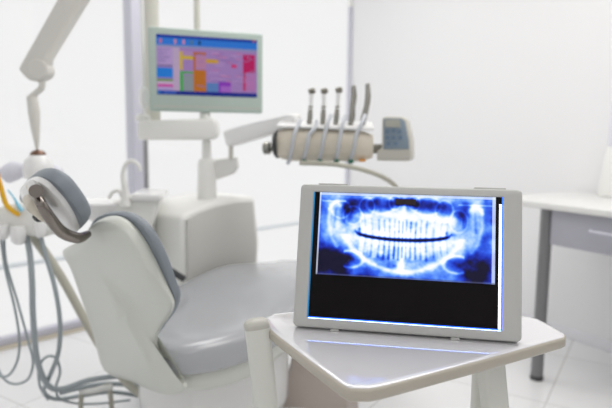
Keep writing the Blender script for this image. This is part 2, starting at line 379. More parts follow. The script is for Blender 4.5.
obj('rinse_tube', tube([T(122, 197, 2.12), T(119, 191, 2.12), T(113, 192, 2.12), T(109, 198, 2.13)], .007, 10, 5), M['white'], spt)
# column and link blocks
Yc = 2.36
col = unit
colb = T(207, 200, Yc); 
obj('column', lathe(V((colb.x, colb.y, cP.z + .043)), Z, [(0, .041), (.01, .041), (.15, .036), (.165, .03), (.17, .02), (.25, .018), (.27, .018)], 28), M['white'], col)
# monitor arm (horizontal)
def tb(p): return T(*p, Yc - .06)
marm = obj('monitor_arm', prism([tb(p) for p in ((137, 121), (213, 118), (217, 124), (217, 136), (212, 140), (137, 140))], V((0, .08, 0)), .012, 4), M['white'], unit)
obj('arm_joint', lathe(T(143, 121, Yc - .02), Z, [(0, .03), (.02, .03), (.03, .015)], 20), M['white'], marm)
obj('monitor_neck', tube([T(205, 120, Yc - .02), T(205, 100, Yc + .02)], .022, 16), M['white'], marm)
# tall lamp pole at left of monitor, and thin pole behind it
pb1, pt1 = T(153, 122, Yc + .1), T(153, 122, Yc + .1); pt1.z = CH - .002
lp = obj('lamp_pole', tube([pb1, pt1], .033, 20), M['pole'], unit)
pb2, pt2 = T(144.5, 122, Yc - .02), T(144.5, 122, Yc - .02); pt2.z = CH - .002
obj('cover_strip', tube([pb2, pt2], .0075, 12), M['whiteg'], lp)
obj('pole_collar', lathe(T(144, 108, Yc - .02), Z, [(0, .012), (.015, .019), (.05, .021), (.07, .019), (.085, .01)], 18), M['whiteg'], lp)
q1 = T(198, 110, Yc + .12); q2 = q1.copy(); q2.z = CH - .002
tp = obj('support_pole', tube([q1, q2], .013, 14), M['pole'], unit)
obj('mounting_plate', box(q1 + Z * .05 + V((.0, -.02, 0)), (.09, .03, .12), None, .005), M['pole'], tp)
# ceiling end of the two poles are held by the arm; the lamp arm
la = thing('operating_light', 'operating light on a pale arm slanting down from the top left to above the headrest', 'lamp', T(38, 180, 1.95))
Yl = 1.95
arm_px = [(67, -20), (98, -25), (47, 58), (45, 76), (38, 82), (27, 80), (17, 69)]
obj('upper_arm', prism([T(*p, Yl) for p in arm_px], V((.0, .06, 0)), .012, 4), M['lamparm'], la)
obj('elbow', lathe(T(37, 69, Yl - .004), V((0, 1, 0)), [(0, .03), (.004, .034), (.06, .034), (.068, .03)], 24), M['lamparm'], la)
obj('fork', tube([T(41, 78, Yl + .03), T(42, 87, Yl + .03), T(36, 93, Yl + .03), T(31, 99, Yl + .03)], [.012, .011, .01, .016], 12, 5), M['lamparm'], la)
obj('lower_arm', tube([T(32, 97, Yl + .03), T(34, 112, Yl + .03), T(35.5, 130, Yl + .03), T(36.5, 141, Yl + .03), T(37, 150, Yl + .03)], [.018, .02, .0145, .009, .004], 16, 4), M['lamparm'], la)
lh = la
hc_ = T(38, 152, Yl + .03)
obj('dome', lathe(hc_ - Z * .0, -Z, [(.004, .012), (.012, .03), (.03, .045), (.06, .054), (.09, .05), (.1, .02)], 32), M['whiteg'], lh)
obj('cap', lathe(hc_ + Z * .008, -Z, [(0, .006), (.004, .018), (.014, .027), (.02, .026)], 24), M['brown'], lh, label='brown metal cap')
obj('reflector_wing', tube([T(5, 176, Yl + .05), T(14, 171, Yl + .05), T(26, 170, Yl + .05)], [.03, .035, .02], 18, 4), M['lilac'], lh)
obj('reflector_wing', tube([T(50, 168, Yl + .05), T(57, 171, Yl + .05), T(62, 172, Yl + .05)], [.02, .018, .01], 18, 4), M['lilac'], lh)

# ------------------------------------------------------------------ monitor with the appointment schedule
def bil(c, u, v_): return (c[0] * (1 - u) + c[1] * u) * (1 - v_) + (c[3] * (1 - u) + c[2] * u) * v_
mc = [T(148, 28.5, 2.25), T(263, 31.5, 2.39), T(263, 111, 2.39), T(148, 113.5, 2.25)]
# make it a true rectangle: level edges, upright
mtl, mtr = mc[0].copy(), mc[1].copy(); hz = (mc[0].z + mc[1].z) / 2; lz = (mc[2].z + mc[3].z) / 2
mc = [V((mtl.x, mtl.y, hz)), V((mtr.x, mtr.y, hz)), V((mtr.x, mtr.y, lz)), V((mtl.x, mtl.y, lz))]
mx_ = (mc[1] - mc[0]).normalized(); mnrm = V((mx_.y, -mx_.x, 0)); 
mon = thing('monitor', 'pale green-grey monitor showing a colourful appointment schedule', 'monitor', (mc[2] + mc[3]) / 2)
obj('casing', prism(mc, -mnrm * .035, .008, 3), M['mon'], mon)
obj('rear_housing', prism([bil(mc, u, v_) - mnrm * .034 for u, v_ in ((.15, .15), (.85, .15), (.85, .85), (.15, .85))], -mnrm * .03, .015, 3), M['mon'], mon)
obj('chin_line', prism([bil(mc, u, v_) + mnrm * .001 for u, v_ in ((.03, .93), (.97, .93), (.97, .945), (.03, .945))], -mnrm * .004), M['pbody'], mon)
def picture(name, c4, n, img, m, parent):
    """c4 TL,TR,BR,BL; img [h][w][3] sRGB 0..1, one face per pixel"""
    hh, w_ = img.shape[:2]; us = np.linspace(0, 1, w_ + 1); vs_ = np.linspace(0, 1, hh + 1)
    c = [np.array(INV[parent] @ p) for p in c4]; Ug, Vg = np.meshgrid(us, vs_)
    P = ((c[0] * (1 - Ug[..., None]) + c[1] * Ug[..., None]) * (1 - Vg[..., None]) + (c[3] * (1 - Ug[..., None]) + c[2] * Ug[..., None]) * Vg[..., None]).reshape(-1, 3)
    i, j = np.meshgrid(np.arange(hh), np.arange(w_), indexing='ij'); a = i * (w_ + 1) + j
    faces = np.stack([a, a + w_ + 1, a + w_ + 2, a + 1], -1).reshape(-1, 4)
    me = bpy.data.meshes.new(name); me.from_pydata(P.tolist(), [], faces.tolist())
    l = np.where(img <= .04045, img / 12.92, ((img + .055) / 1.055) ** 2.4).reshape(-1, 3); l = np.repeat(l, 4, axis=0)
    ca = me.color_attributes.new('picture', 'FLOAT_COLOR', 'CORNER'); ca.data.foreach_set('color', np.hstack([l, np.ones((len(l), 1))]).astype(np.float32).ravel())
    me.materials.append(m); o = bpy.data.objects.new(name, me); COL.objects.link(o); o.parent = parent; INV[o] = INV[parent]; return o
# schedule picture
W2, H2 = 136, 84; im = np.zeros((H2, W2, 3))
def rect(x0, y0, x1, y1, c): im[int(y0 * H2):max(int(y0 * H2) + 1, int(y1 * H2)), int(x0 * W2):max(int(x0 * W2) + 1, int(x1 * W2))] = np.array(c) / 255
rect(0, 0, 1, 1, (178, 140, 205)); rect(0, 0, 1, .05, (20, 50, 170)); rect(0, .05, 1, .17, (45, 130, 235)); rect(0, .17, 1, .21, (150, 160, 205))
for x, c in ((.03, (220, 120, 150)), (.17, (230, 150, 170)), (.25, (240, 150, 170)), (.33, (90, 130, 160)), (.405, (20, 60, 80))): rect(x, .08, x + .028, .15, c)
rect(.96, .01, .985, .045, (220, 90, 90)); rect(0, .21, .16, .5, (196, 165, 222)); rect(0, .5, .16, .53, (120, 110, 160)); rect(0, .55, .155, .72, (30, 135, 235))
rect(0, .74, .155, .78, (110, 160, 60)); rect(0, .78, .16, .83, (215, 190, 225)); rect(0, .83, .155, .87, (220, 90, 180)); rect(0, .87, .16, .93, (190, 170, 225))
rect(.16, .21, .225, .93, (205, 180, 215)); rect(.225, .27, .255, .58, (222, 190, 50)); rect(.255, .34, .36, .4, (222, 190, 60)); rect(.255, .27, .36, .33, (190, 150, 200))
rect(.225, .6, .36, .64, (70, 180, 80)); rect(.225, .6, .25, .93, (60, 185, 70)); rect(.25, .66, .36, .93, (150, 160, 170))
rect(.36, .27, .485, .31, (200, 110, 50)); rect(.36, .27, .38, .93, (200, 110, 50)); rect(.38, .33, .48, .54, (200, 140, 180)); rect(.36, .56, .485, .93, (205, 120, 35))
rect(.485, .37, .61, .45, (220, 170, 60)); rect(.485, .78, .61, .93, (100, 140, 205)); rect(.61, .74, .73, .93, (150, 60, 200)); rect(.63, .83, .73, .93, (180, 110, 215))
rect(.74, .45, .79, .51, (225, 60, 130)); rect(.86, .27, .98, .58, (205, 25, 105)); rect(.86, .58, .885, .9, (205, 50, 110)); rect(.885, .6, .98, .9, (200, 130, 195))
for k in range(34): x = .5 + .34 * random.random(); y = .25 + .5 * random.random(); rect(x, y, x + .05 + .05 * random.random(), y + .012, random.choice([(150, 115, 190), (205, 170, 225), (225, 130, 170)]))
for k in range(30): x = .24 + .7 * random.random(); y = .3 + .6 * random.random(); rect(x, y, x + .05, y + .012, (165, 130, 190))
for k in range(8): rect(.01, .24 + k * .03, .02 + .1 * random.random() + .02, .25 + k * .03, (150, 130, 190))
rect(0, .93, 1, 1, (25, 45, 150)); rect(0, .94, .05, .99, (40, 110, 200)); rect(.06, .95, .19, .98, (70, 110, 210))
sc = [bil(mc, u, v_) + mnrm * .0012 for u, v_ in ((.065, .085), (.945, .085), (.945, .80), (.065, .80))]
picture('screen', sc, mnrm, im, M['screen2'], mon)

# ------------------------------------------------------------------ instrument arm and delivery unit
Ta, Tb_ = T(228, 138, 2.34), T(291, 121, 2.14)
ia = obj('instrument_arm', prism([T(222, 131, 2.32), T(236, 127, 2.29), T(284, 115, 2.14), T(294, 114, 2.12), T(297, 122, 2.12), T(288, 129, 2.14), T(236, 145, 2.29), T(226, 147, 2.32)], V((.02, .07, 0)), .012, 4), M['whiteg'], unit)
obj('pivot_pin', tube([T(231, 141, 2.36), T(231, 159, 2.36)], .010, 12), M['pole'], ia)
obj('pivot_block', prism([T(210, 160, 2.36), T(237, 157, 2.36), T(238, 168, 2.36), T(234, 174, 2.36), T(210, 182, 2.36)], V((0, .06, 0)), .008, 3), M['white'], ia)
obj('end_joint', lathe(T(291, 114, 2.14) + V((.01, .035, 0)), -Z, [(0, .02), (.005, .026), (.05, .026), (.09, .02)], 20), M['white'], ia)
iu = thing('instrument_holder', 'rounded beige instrument holder with hose loops and a blue-grey control panel at its right end', 'instrument holder', T(321, 165, 2.08))
Yi = 2.05
def IY(x): return 2.10 - (x - 265) * .0008
def I(x, y, o_=0): return T(x, y, IY(x) + o_)
# barrel-shaped body: cross-section swept from left to right
def barrel(x0, x1, top0, top1, bot0, bot1, n=12, depth=.11):
    v, f = [], []; K = 20
    for i in range(n + 1):
        t = i / n; x = x0 + (x1 - x0) * t; e = 1 - .35 * max(0, 1 - t * 5) ** 2 - .25 * max(0, (t - .85) / .15) ** 2
        yt, yb = top0 + (top1 - top0) * t, bot0 + (bot1 - bot0) * t; c0 = I(x, (yt + yb) / 2, .05); hh = (I(x, yt, .05) - I(x, yb, .05)).length / 2 * e
        for k in range(K):
            a = 2 * math.pi * k / K; cy, sz = math.cos(a), math.sin(a)
            v.append(c0 + V((0, 1, 0)) * depth * .5 * (abs(cy) ** .7) * (1 if cy > 0 else -1) * e + Z * hh * (abs(sz) ** .7) * (1 if sz > 0 else -1))
    for i in range(n):
        for k in range(K): f.append([i * K + k, i * K + (k + 1) % K, (i + 1) * K + (k + 1) % K, (i + 1) * K + k])
    f += [list(range(K)), list(range(n * K, (n + 1) * K))]; return v, f
obj('body', barrel(274, 372, 127, 131, 161, 162), M['beige'], iu)
obj('top_ledge', prism([I(276, 128, -.0), I(374, 131, -.0), I(372, 125, .1), I(281, 123, .1)], Z * .012, .005), M['whiteg'], iu)
obj('end_cap', lathe(I(277, 144, .05), -(I(300, 144) - I(277, 144)), [(-.01, .052), (.0, .054), (.008, .045), (.012, .03)], 24), M['dark'], iu)
kn = obj('knob', lathe(I(275, 148, .03), -(I(300, 148) - I(275, 148)), [(0, .012), (.015, .012), (.02, .024), (.04, .024), (.045, .018)], 18), M['handp'], iu)
obj('supply_hose', tube([I(300, 163, -.02), I(330, 164, -.03), I(345, 166, -.03), I(360, 169, -.02), I(378, 175, 0), I(392, 183, .03), I(399, 193, .05), I(399, 212, .08), I(390, 240, .14), I(372, 270, .18), I(352, 296, .2)], .0085, 12, 5), M['hoseb'], iu, label='beige supply hose curving down to the right')
obj('orange_tab', box(I(362, 160.5, .01), (.022, .03, .008), None, .002), M['orange'], iu)
hos = [(297, 126, 290), (314, 127, 304), (328, 121, 320), (343, 121, 336.5), (362, 121, 351)]
for k, (xt, yt, xb) in enumerate(hos):
    xm = xb + (xt - xb) * .3
    obj('instrument_hose', tube([I(xt + 3, yt - 6, .02), I(xt, yt + 2, -.01), I(xm + 2, 135, -.024), I(xm, 147, -.026), I(xb, 158, -.012), I(xb - 2, 163, .02)], .0072, 10, 5), M['hosep'], iu)
    if k: obj('hose_clip', lathe(I(xb, 159.5, -.012), -Z, [(0, .006), (.002, .0095), (.013, .0095), (.015, .005)], 12), M['green'], iu)
hpz = [(312, 91, 309, 126, 0), (324.5, 91, 322.5, 126, 0), (339, 90, 335.5, 126, 0), (353, 86, 350, 126, 1), (367, 84, 362, 126, 1)]
names = ['leftmost', 'second from left', 'middle', 'second from right', 'rightmost']
for k, (x0, y0, x1, y1, kind) in enumerate(hpz):
    lab = ['short silver handpiece with a small angled head, leftmost in the instrument holder', 'short silver handpiece with angled head, second from the left in the holder', 'silver handpiece with a knobbed head, middle one of the five in the holder',
           'plain grey slim handpiece, second from the right in the holder', 'long curved grey handpiece nearest the control panel, rightmost in the holder'][k]
    h = thing('dental_handpiece', lab, 'dental handpiece', I(x1, y1, .04), 0, 'handpieces in the instrument holder')
    D = .035
    if kind == 0:
        obj('grip', tube([I(x1, y1, D), I(x1 + (x0 - x1) * .3, y1 - 9, D), I(x1 + (x0 - x1) * .5, y1 - 17, D)], [.009, .0105, .008], 12, 3), M['handp'], h)
        obj('neck', tube([I(x1 + (x0 - x1) * .5, y1 - 16, D), I(x1 + (x0 - x1) * .7, y1 - 24, D), I(x0 - .5, y0 + 3, D)], [.0075, .0075, .0085], 12, 3), M['whiteg'], h)
        obj('head', lathe(I(x0 - 3.2, y0 + .8, D), I(x0 + 3, y0 - .6, D) - I(x0 - 3.2, y0 + .8, D), [(0, .008), (.003, .011), (.02, .011), (.024, .007)], 14), M['handd'], h)
        obj('collar', lathe(I(x1 + (x0 - x1) * .55, y1 - 18, D), Z, [(0, .007), (.002, .009), (.006, .009), (.008, .007)], 12), M['handd'], h)
    else:
        obj('grip', tube([I(x1, y1, D), I(x1 + 2, y1 - 9, D), I(x0 - .5, y1 - 19, D), I(x0 + 1, y1 - 30, D), I(x0 + .5, y0, D)], [.009, .012, .0105, .011, .008], 12, 4), M['handp'], h)
        obj('tip', tube([I(x0 + .6, y0 + 4, D), I(x0 + 1.2, y0 - 1, D)], [.0062, .003], 10), M['handd'], h)
# control panel
def IP(x, y, o_=0): return I(x - 2.5, y + .7, o_)
dv = V((.03, .09, 0))
cpn = obj('control_panel', prism([IP(379, 151), IP(384, 147), IP(384.5, 117), IP(388, 115.5), IP(405, 116), IP(409, 120), IP(413, 140), IP(413.5, 158), IP(411, 160.5), IP(379, 160)], dv, .008, 3), M['pbody'], iu)
obj('keypad', prism([IP(386, 118, -.003), IP(404, 118, -.003), IP(407.5, 121, -.003), IP(411, 140, -.003), IP(411.3, 148.5, -.003), IP(386, 148.5, -.003)], dv * .06, .002, 2), M['panel'], cpn, label='blue-grey keypad face')
obj('display', prism([IP(387.5, 119, -.006), IP(402, 119, -.006), IP(403, 126.5, -.006), IP(387.5, 126.5, -.006)], dv * .05), M['lcd'], cpn)
for xx, yy in ((390, 131), (396, 130), (402, 131), (390, 137), (396, 137), (403, 137), (391, 143), (398, 143)):
    obj('button', prism([IP(xx - 1.8, yy - 1.5, -.007), IP(xx + 1.8, yy - 1.5, -.007), IP(xx + 1.8, yy + 1.5, -.007), IP(xx - 1.8, yy + 1.5, -.007)], dv * .05), M['panelb'], cpn)
obj('mount', box(IP(378, 148, .05), (.05, .05, .034), None, .006), M['handd'], iu)

# ------------------------------------------------------------------ assistant's holder, its arm and hoses
ah = thing('assistant_holder', 'pale tray-like holder block left of the headrest, hoses hanging below', 'instrument holder', T(28, 232, 1.82))
Y2 = 1.82
obj('block', prism([T(*p, Y2) for p in ((-6, 208), (10, 204), (34, 206), (48, 214), (52, 226), (44, 238), (20, 236), (-6, 228))], V((.02, .10, 0)), .014, 4), M['white'], ah)
obj('holder_socket', lathe(T(18, 226, Y2 - .01), -Z, [(0, .022), (.02, .026), (.05, .022), (.06, .012)], 18), M['whiteg'], ah)
obj('holder_socket', lathe(T(2, 224, Y2 - .01), -Z, [(0, .02), (.02, .022), (.04, .02), (.05, .012)], 18), M['whiteg'], ah)
obj('holder_socket', lathe(T(40, 222, Y2 - .01), -Z, [(0, .018), (.02, .02), (.04, .018), (.05, .012)], 18), M['whiteg'], ah)
aa = ah
obj('support_bar', tube([T(30, 232, 1.9), T(60, 275, 1.9), T(86, 322, 1.9), T(108, 358, 1.88), T(128, 384, 1.85), T(150, 400, 1.82)], [.016, .015, .0145, .0145, .014, .013], 12, 4), M['hoseb'], aa)
ys = tag(obj('suction_tip', tube([T(-3, 172, 1.80), T(1, 188, 1.80), T(6, 204, 1.80), T(13, 211, 1.80), T(19, 215, 1.80)], [.006, .008, .008, .008, .007], 12, 5), M['yellow']), 'curved yellow suction tip held in the holder at the left edge', 'suction tip')
bs = tag(obj('suction_tip', tube([T(8, 190, 1.80), T(14, 198, 1.80), T(18, 205, 1.80), T(22, 211, 1.80)], [.0025, .003, .006, .0065], 10, 4), M['cyan']), 'thin light blue suction tip beside the yellow one', 'suction tip')
def hose(label, path, r, m='hose'):
    o = obj('hose', tube([T(x, y, Y) for x, y, Y in path], r, 12, 6), M[m]); return tag(o, label, 'hose', 'hoses hanging below the assistant holder')
hose('thick grey hose hanging nearest the headrest, curving away towards the chair base', [(24, 232, 1.85), (29, 248, 1.82), (32, 280, 1.8), (33, 315, 1.8), (37, 358, 1.82), (47, 384, 1.86), (62, 389, 1.9), (90, 380, 1.95), (125, 376, 2.0), (150, 380, 2.0)], .0098)
hose('grey hose hanging right of the thick hose and looping back left at the floor', [(38, 228, 1.85), (46, 256, 1.83), (55, 288, 1.82), (60, 322, 1.82), (58, 354, 1.84), (48, 380, 1.87), (44, 392, 1.93), (56, 399, 2.0), (80, 396, 2.05), (110, 392, 2.06), (140, 396, 2.06)], .0075)
hose('thin grey hose making the inner loop at the left edge of the photo', [(0, 232, 1.84), (5, 268, 1.83), (14, 305, 1.82), (19, 335, 1.82), (18, 358, 1.83), (10, 374, 1.85), (0, 376, 1.86), (-9, 364, 1.88), (-12, 330, 1.9), (-8, 280, 1.9), (-6, 232, 1.88)], .0042)
hose('thin grey hose making the wider outer loop at the left edge', [(4, 230, 1.86), (6, 262, 1.85), (17, 300, 1.85), (28, 340, 1.85), (33, 362, 1.85), (28, 379, 1.86), (14, 384, 1.88), (2, 376, 1.9), (-9, 350, 1.92), (-14, 300, 1.92), (-10, 234, 1.9)], .0042)
hose('thin grey hose coiled in a small ring on the floor beneath the thick hose', [(48, 400, 1.95), (40, 386, 1.93), (39, 368, 1.9), (46, 357, 1.9), (56, 358, 1.9), (60, 372, 1.92), (56, 388, 1.95), (62, 400, 2.0), (90, 404, 2.1), (130, 400, 2.1)], .0045)
hose('second thick grey hose lying just below the first, running to the chair base', [(60, 393, 1.95), (80, 388, 2.0), (105, 384, 2.03), (130, 385, 2.05), (150, 388, 2.05)], .0085)

# ------------------------------------------------------------------ foot control with bail
fp = atz(97, 428, 0.0); fc = thing('foot_control', 'foot control with an upright pale bail handle on the floor below the hoses', 'foot control', V((fp.x, fp.y, 0)))
Yf = fp.y
obj('bail', tube([T(80.5, 424, Yf), T(81, 400, Yf), T(84, 391, Yf), T(97, 390, Yf), T(107, 386, Yf), T(110, 390, Yf), T(113, 424, Yf)], [.009, .009, .009, .009, .009, .009, .009], 12, 4), M['hoseb'], fc)
obj('top_grip', tube([T(80, 391, Yf - .002), T(92, 391, Yf - .002), T(104, 388, Yf - .002), T(112, 387, Yf - .002)], .012, 12, 4), M['white'], fc)
obj('base', lathe(V((fp.x, fp.y, .001)), Z, [(0, .10), (.02, .10), (.035, .08), (.04, .03)], 32), M['legm'], fc)
obj('pedal', box(V((fp.x + .07, fp.y, .05)), (.10, .05, .02), None, .006), M['legm'], fc)

# ------------------------------------------------------------------ foreground cart
TZ = .78
def tz(x, y): return atz(x, y, TZ)
cart = thing('trolley', 'white instrument trolley in the foreground with a glossy tray top and splayed legs', 'trolley', V((.15, .88, 0)))
fc_ = tz(355, 392)
tp_ = [V((.045, .672, TZ)), V((.085, .678, TZ)), V((.30, .80, TZ)), V((.375, .845, TZ)), V((.405, .87, TZ)), V((.41, .90, TZ)), V((.395, .95, TZ)), V((.372, .985, TZ)), V((.32, 1.01, TZ)), V((-.02, 1.02, TZ)), V((-.065, 1.0, TZ)), V((-.085, .96, TZ)), V((-.075, .925, TZ)), V((.0, .72, TZ))]
tp_[0] = atz(346, 389, TZ); tp_[1] = atz(374, 389.5, TZ); tp_[2] = atz(500, 356, TZ); tp_[3] = atz(545, 343.5, TZ); tp_[4] = atz(566, 337.5, TZ); tp_[5] = atz(566, 334, TZ); tp_[6] = atz(553, 326, TZ); tp_[7] = atz(537, 318, TZ)
tp_[8] = atz(500, 313, TZ); tp_[9] = atz(295, 311.5, TZ); tp_[10] = atz(272, 314, TZ); tp_[11] = atz(262, 319, TZ); tp_[12] = atz(270, 331, TZ); tp_[13] = atz(310, 362, TZ)
for p in tp_: p.z = TZ
def ringed(P, drops):
    """tray: top face with stacked rings (inset, drop)"""
    n = len(P); c = sum(P, V()) / n; v, f = [], []
    def inset(d):
        out = []
        for i in range(n):
            a, b, e = P[i - 1], P[i], P[(i + 1) % n]; n1 = (b - a).normalized(); n2 = (e - b).normalized(); t = (n1 + n2).normalized(); nrm = V((-t.y, t.x, 0))
            if nrm.dot(c - b) < 0: nrm = -nrm
            k = max(.45, abs(nrm.dot(V((-n1.y, n1.x, 0))))); out.append(b + nrm * d / k)
        return out
    for d, z in drops: v += [p + Z * z for p in inset(d)]
    for r in range(len(drops) - 1):
        for i in range(n): f.append([r * n + i, r * n + (i + 1) % n, (r + 1) * n + (i + 1) % n, (r + 1) * n + i])
    f += [list(range(n)), list(range((len(drops) - 1) * n, len(drops) * n))]; return v, f
sm_ = []
n_ = len(tp_)
for i in range(n_):                                   # round every corner a little
    a, b, e = tp_[i - 1], tp_[i], tp_[(i + 1) % n_]
    for t in (.0, .25, .5, .75, 1):
        p, q = b + (a - b) * .2, b + (e - b) * .2; sm_.append((p * (1 - t) + b * t) * (1 - t) + (b * (1 - t) + q * t) * t)
tray = obj('tray_rim', ringed(sm_, [(.004, 0.0), (.001, -.0015), (0, -.004), (.0, -.015), (.004, -.019), (.02, -.020)]), M['trayedge'], cart, angle=50)
obj('tray_top', ringed(sm_, [(.003, .0), (.0045, .0012), (.012, .0014)][::-1] + [(.003, -.002)]), M['tray'], cart, angle=50)
def cleg(name, top, bot, w0, w1, t0, t1, yaw, cap=True):
    ax = (bot - top).normalized(); sx = V((math.cos(yaw), math.sin(yaw), 0)); sx = (sx - ax * sx.dot(ax)).normalized(); sy = ax.cross(sx); N = 28; v, f = [], []
    def ring(p, a, b_):
        for k in range(N):
            an = 2 * math.pi * k / N; c1, s1 = math.cos(an), math.sin(an); e = .55
            v.append(p + sx * a * (abs(c1) ** e) * (1 if c1 > 0 else -1) + sy * b_ * (abs(s1) ** e) * (1 if s1 > 0 else -1))
    st = [0, .01, .3, .6, 1]
    for t in st: ring(top + (bot - top) * t, (w0 + (w1 - w0) * t) / 2, (t0 + (t1 - t0) * t) / 2)
    for i in range(len(st) - 1):
        for k in range(N): f.append([i * N + k, i * N + (k + 1) % N, (i + 1) * N + (k + 1) % N, (i + 1) * N + k])
    f += [list(range(N)), list(range((len(st) - 1) * N, len(st) * N))]
    o = obj(name, (v, f), M['cleg'], cart, angle=60)
    if cap:
        v.clear(); f2 = []; sc_ = [(.0, 1.02), (-.006, 1.02), (-.010, .9), (-.013, .65), (-.0145, .3)]
        for d, k_ in sc_: ring(top + ax * d, w0 / 2 * k_, t0 / 2 * k_)
        for i in range(4):
            for k in range(N): f2.append([i * N + k, i * N + (k + 1) % N, (i + 1) * N + (k + 1) % N, (i + 1) * N + k])
        f2 += [list(range(N)), list(range(4 * N, 5 * N))]
        obj('leg_cap', (list(v), f2), M['cap'], o, angle=60)
    return o
def ext(a, b, z=.002):
    d = b - a; return a + d * ((z - a.z) / d.z)
l1t, l1b = pt(257, 327, .915), pt(266.5, 408, .915)
cleg('leg', l1t, ext(l1t, l1b), .042, .034, .034, .026, math.radians(12))
l2t, l2b = pt(487, 350, .94), pt(495, 408, .94); l2t.z = TZ - .020
cleg('leg', l2t, ext(l2t, l2b), .046, .036, .036, .026, math.radians(12), False)
for a_, b_ in (((-.08, .985), (-.078, 1.04)), ((.325, .99), (.345, 1.06))):
    cleg('leg', V((*a_, TZ - .020)), V((*b_, .002)), .032, .026, .03, .024, 0, False)
obj('under_brace', [tube([V((-.06, .985, TZ - .03)), V((.32, .99, TZ - .03))], .011, 12)], M['cleg'], cart)

# ------------------------------------------------------------------ x-ray viewer
BL = atz(292.5, 326, .7866); BR = atz(522, 342.5, .7866)
tw = (BR - BL).normalized(); tw.z = 0; tw.normalize(); tn0 = V((-tw.y, tw.x, 0)); th = math.radians(15); tu = Z * math.cos(th) + tn0 * math.sin(th); tn = tn0 * math.cos(th) - Z * math.sin(th)  # tn points away from viewer
TW = (BR - BL).length; TH = .24
vw = thing('xray_viewer', 'grey framed backlit viewer tilted back on the trolley tray, showing a blue dental x-ray', 'screen', (BL + BR) / 2)
def vp(u, v_, o_=0): return BL + tw * u + tu * v_ - tn * o_    # o_ towards the viewer
def rr(w0, h0, w1, h1, r, n=6):
    out = []
    for cx, cy, a0 in ((w0 + r, h0 + r, 180), (w1 - r, h0 + r, 270), (w1 - r, h1 - r, 0), (w0 + r, h1 - r, 90)):
        for k in range(n + 1): a = math.radians(a0 + 90 * k / n); out.append((cx + r * math.cos(a), cy + r * math.sin(a)))
    return out
ins = lambda x, y: ((onplane(x, y, BL, tn) - BL).dot(tw), (onplane(x, y, BL, tn) - BL).dot(tu))
iTL, iTR, iBR, iBL = ins(314.5, 193), ins(504, 195.5), ins(502, 331.5), ins(306, 317.5)
# bezel as a ring with a shallow step
N4 = 7
out_ = rr(0, 0, TW, TH, .008, 6)
x0 = (iTL[0] + iBL[0]) / 2; x1 = (iTR[0] + iBR[0]) / 2; y1 = (iTL[1] + iTR[1]) / 2; y0 = (iBL[1] + iBR[1]) / 2
inn_ = rr(x0, y0, x1, y1, .002, 6)
def sc_in(P, k): cx, cy = TW / 2, TH / 2; return [(cx + (a - cx) * (1 - k / cx), cy + (b - cy) * (1 - k / cy)) for a, b in P]
def bez():
    v, f = [], []; n = len(out_)
    rings = [(out_, -.018), (out_, -.003), (sc_in(out_, .0015), -.0008), (sc_in(out_, .0035), 0), (sc_in(inn_, -.0012), 0), (inn_, -.0012), (inn_, -.005)]
    for P, o_ in rings: v.extend(vp(a, b, o_) for a, b in P)
    for r in range(len(rings) - 1):
        for i in range(n): f.append([r * n + i, r * n + (i + 1) % n, (r + 1) * n + (i + 1) % n, (r + 1) * n + i])
    f.append(list(range(n))); return v, f
obj('casing', bez(), M['tablet'], vw, angle=35)
for a, w_ in ((.030, .05), (TW - .075, .05)): obj('top_latch', prism([vp(a, TH - .001, -.016), vp(a + w_, TH - .001, -.016), vp(a + w_, TH - .001, -.003), vp(a, TH - .001, -.003)], tu * .0035, .001, 2), M['tablet'], vw)
obj('rear_stand', box(vp(TW / 2, .07, -.03), (.2, .02, .12), (tw, tn, tu), .006), M['tablet'], vw)
for a in (.07, TW - .1): obj('foot_pad', box(vp(a, -.0005, -.006) - Z * .0012, (.014, .008, .004), (tw, tn0, Z), .0008), M['tablet'], vw)
dpt = -.0022
def vq(pts, o_=dpt): return [vp(a, b, o_) for a, b in pts]
xTL, xTR, xBR, xBL = ins(319.0, 194.5), ins(496.5, 196.5), ins(494.5, 284.5), ins(316.5, 274)
xy0 = (xBL[1] + xBR[1]) / 2; xx0 = (xTL[0] + xBL[0]) / 2; xx1 = (xTR[0] + xBR[0]) / 2
xc = vq([(xx0, y1 - .0005), (xx1, y1 - .0005), (xx1, xBR[1]), (xx0, xBL[1])], dpt + .0006)
scr = obj('screen', prism([vp(x0, y0, dpt - .002), vp(x1, y0, dpt - .002), vp(x1, y1, dpt - .002), vp(x0, y1, dpt - .002)], -tn * .002), M['black'], vw)
# light leaking round the film
def strip(nm, a, b, c, d, m, o_=.0003): return obj(nm, prism([vp(a, b, dpt), vp(c, b, dpt), vp(c, d, dpt), vp(a, d, dpt)], -tn * o_), M[m], scr)
strip('blue_edge', x0, y0, x0 + .0022, y1, 'glowc'); strip('blue_edge', x0 + .0022, y0, x1, y0 + .0026, 'glow'); strip('blue_edge', x1 - .0022, y0 + .0026, x1, y1, 'glow')
strip('white_edge', x0 + .002, y0, x1 - .002, y0 + .0006, 'gloww2', .0008); strip('white_edge', x1 - .0062, y0 + .0026, x1 - .0024, y1 - .012, 'gloww', .0004)
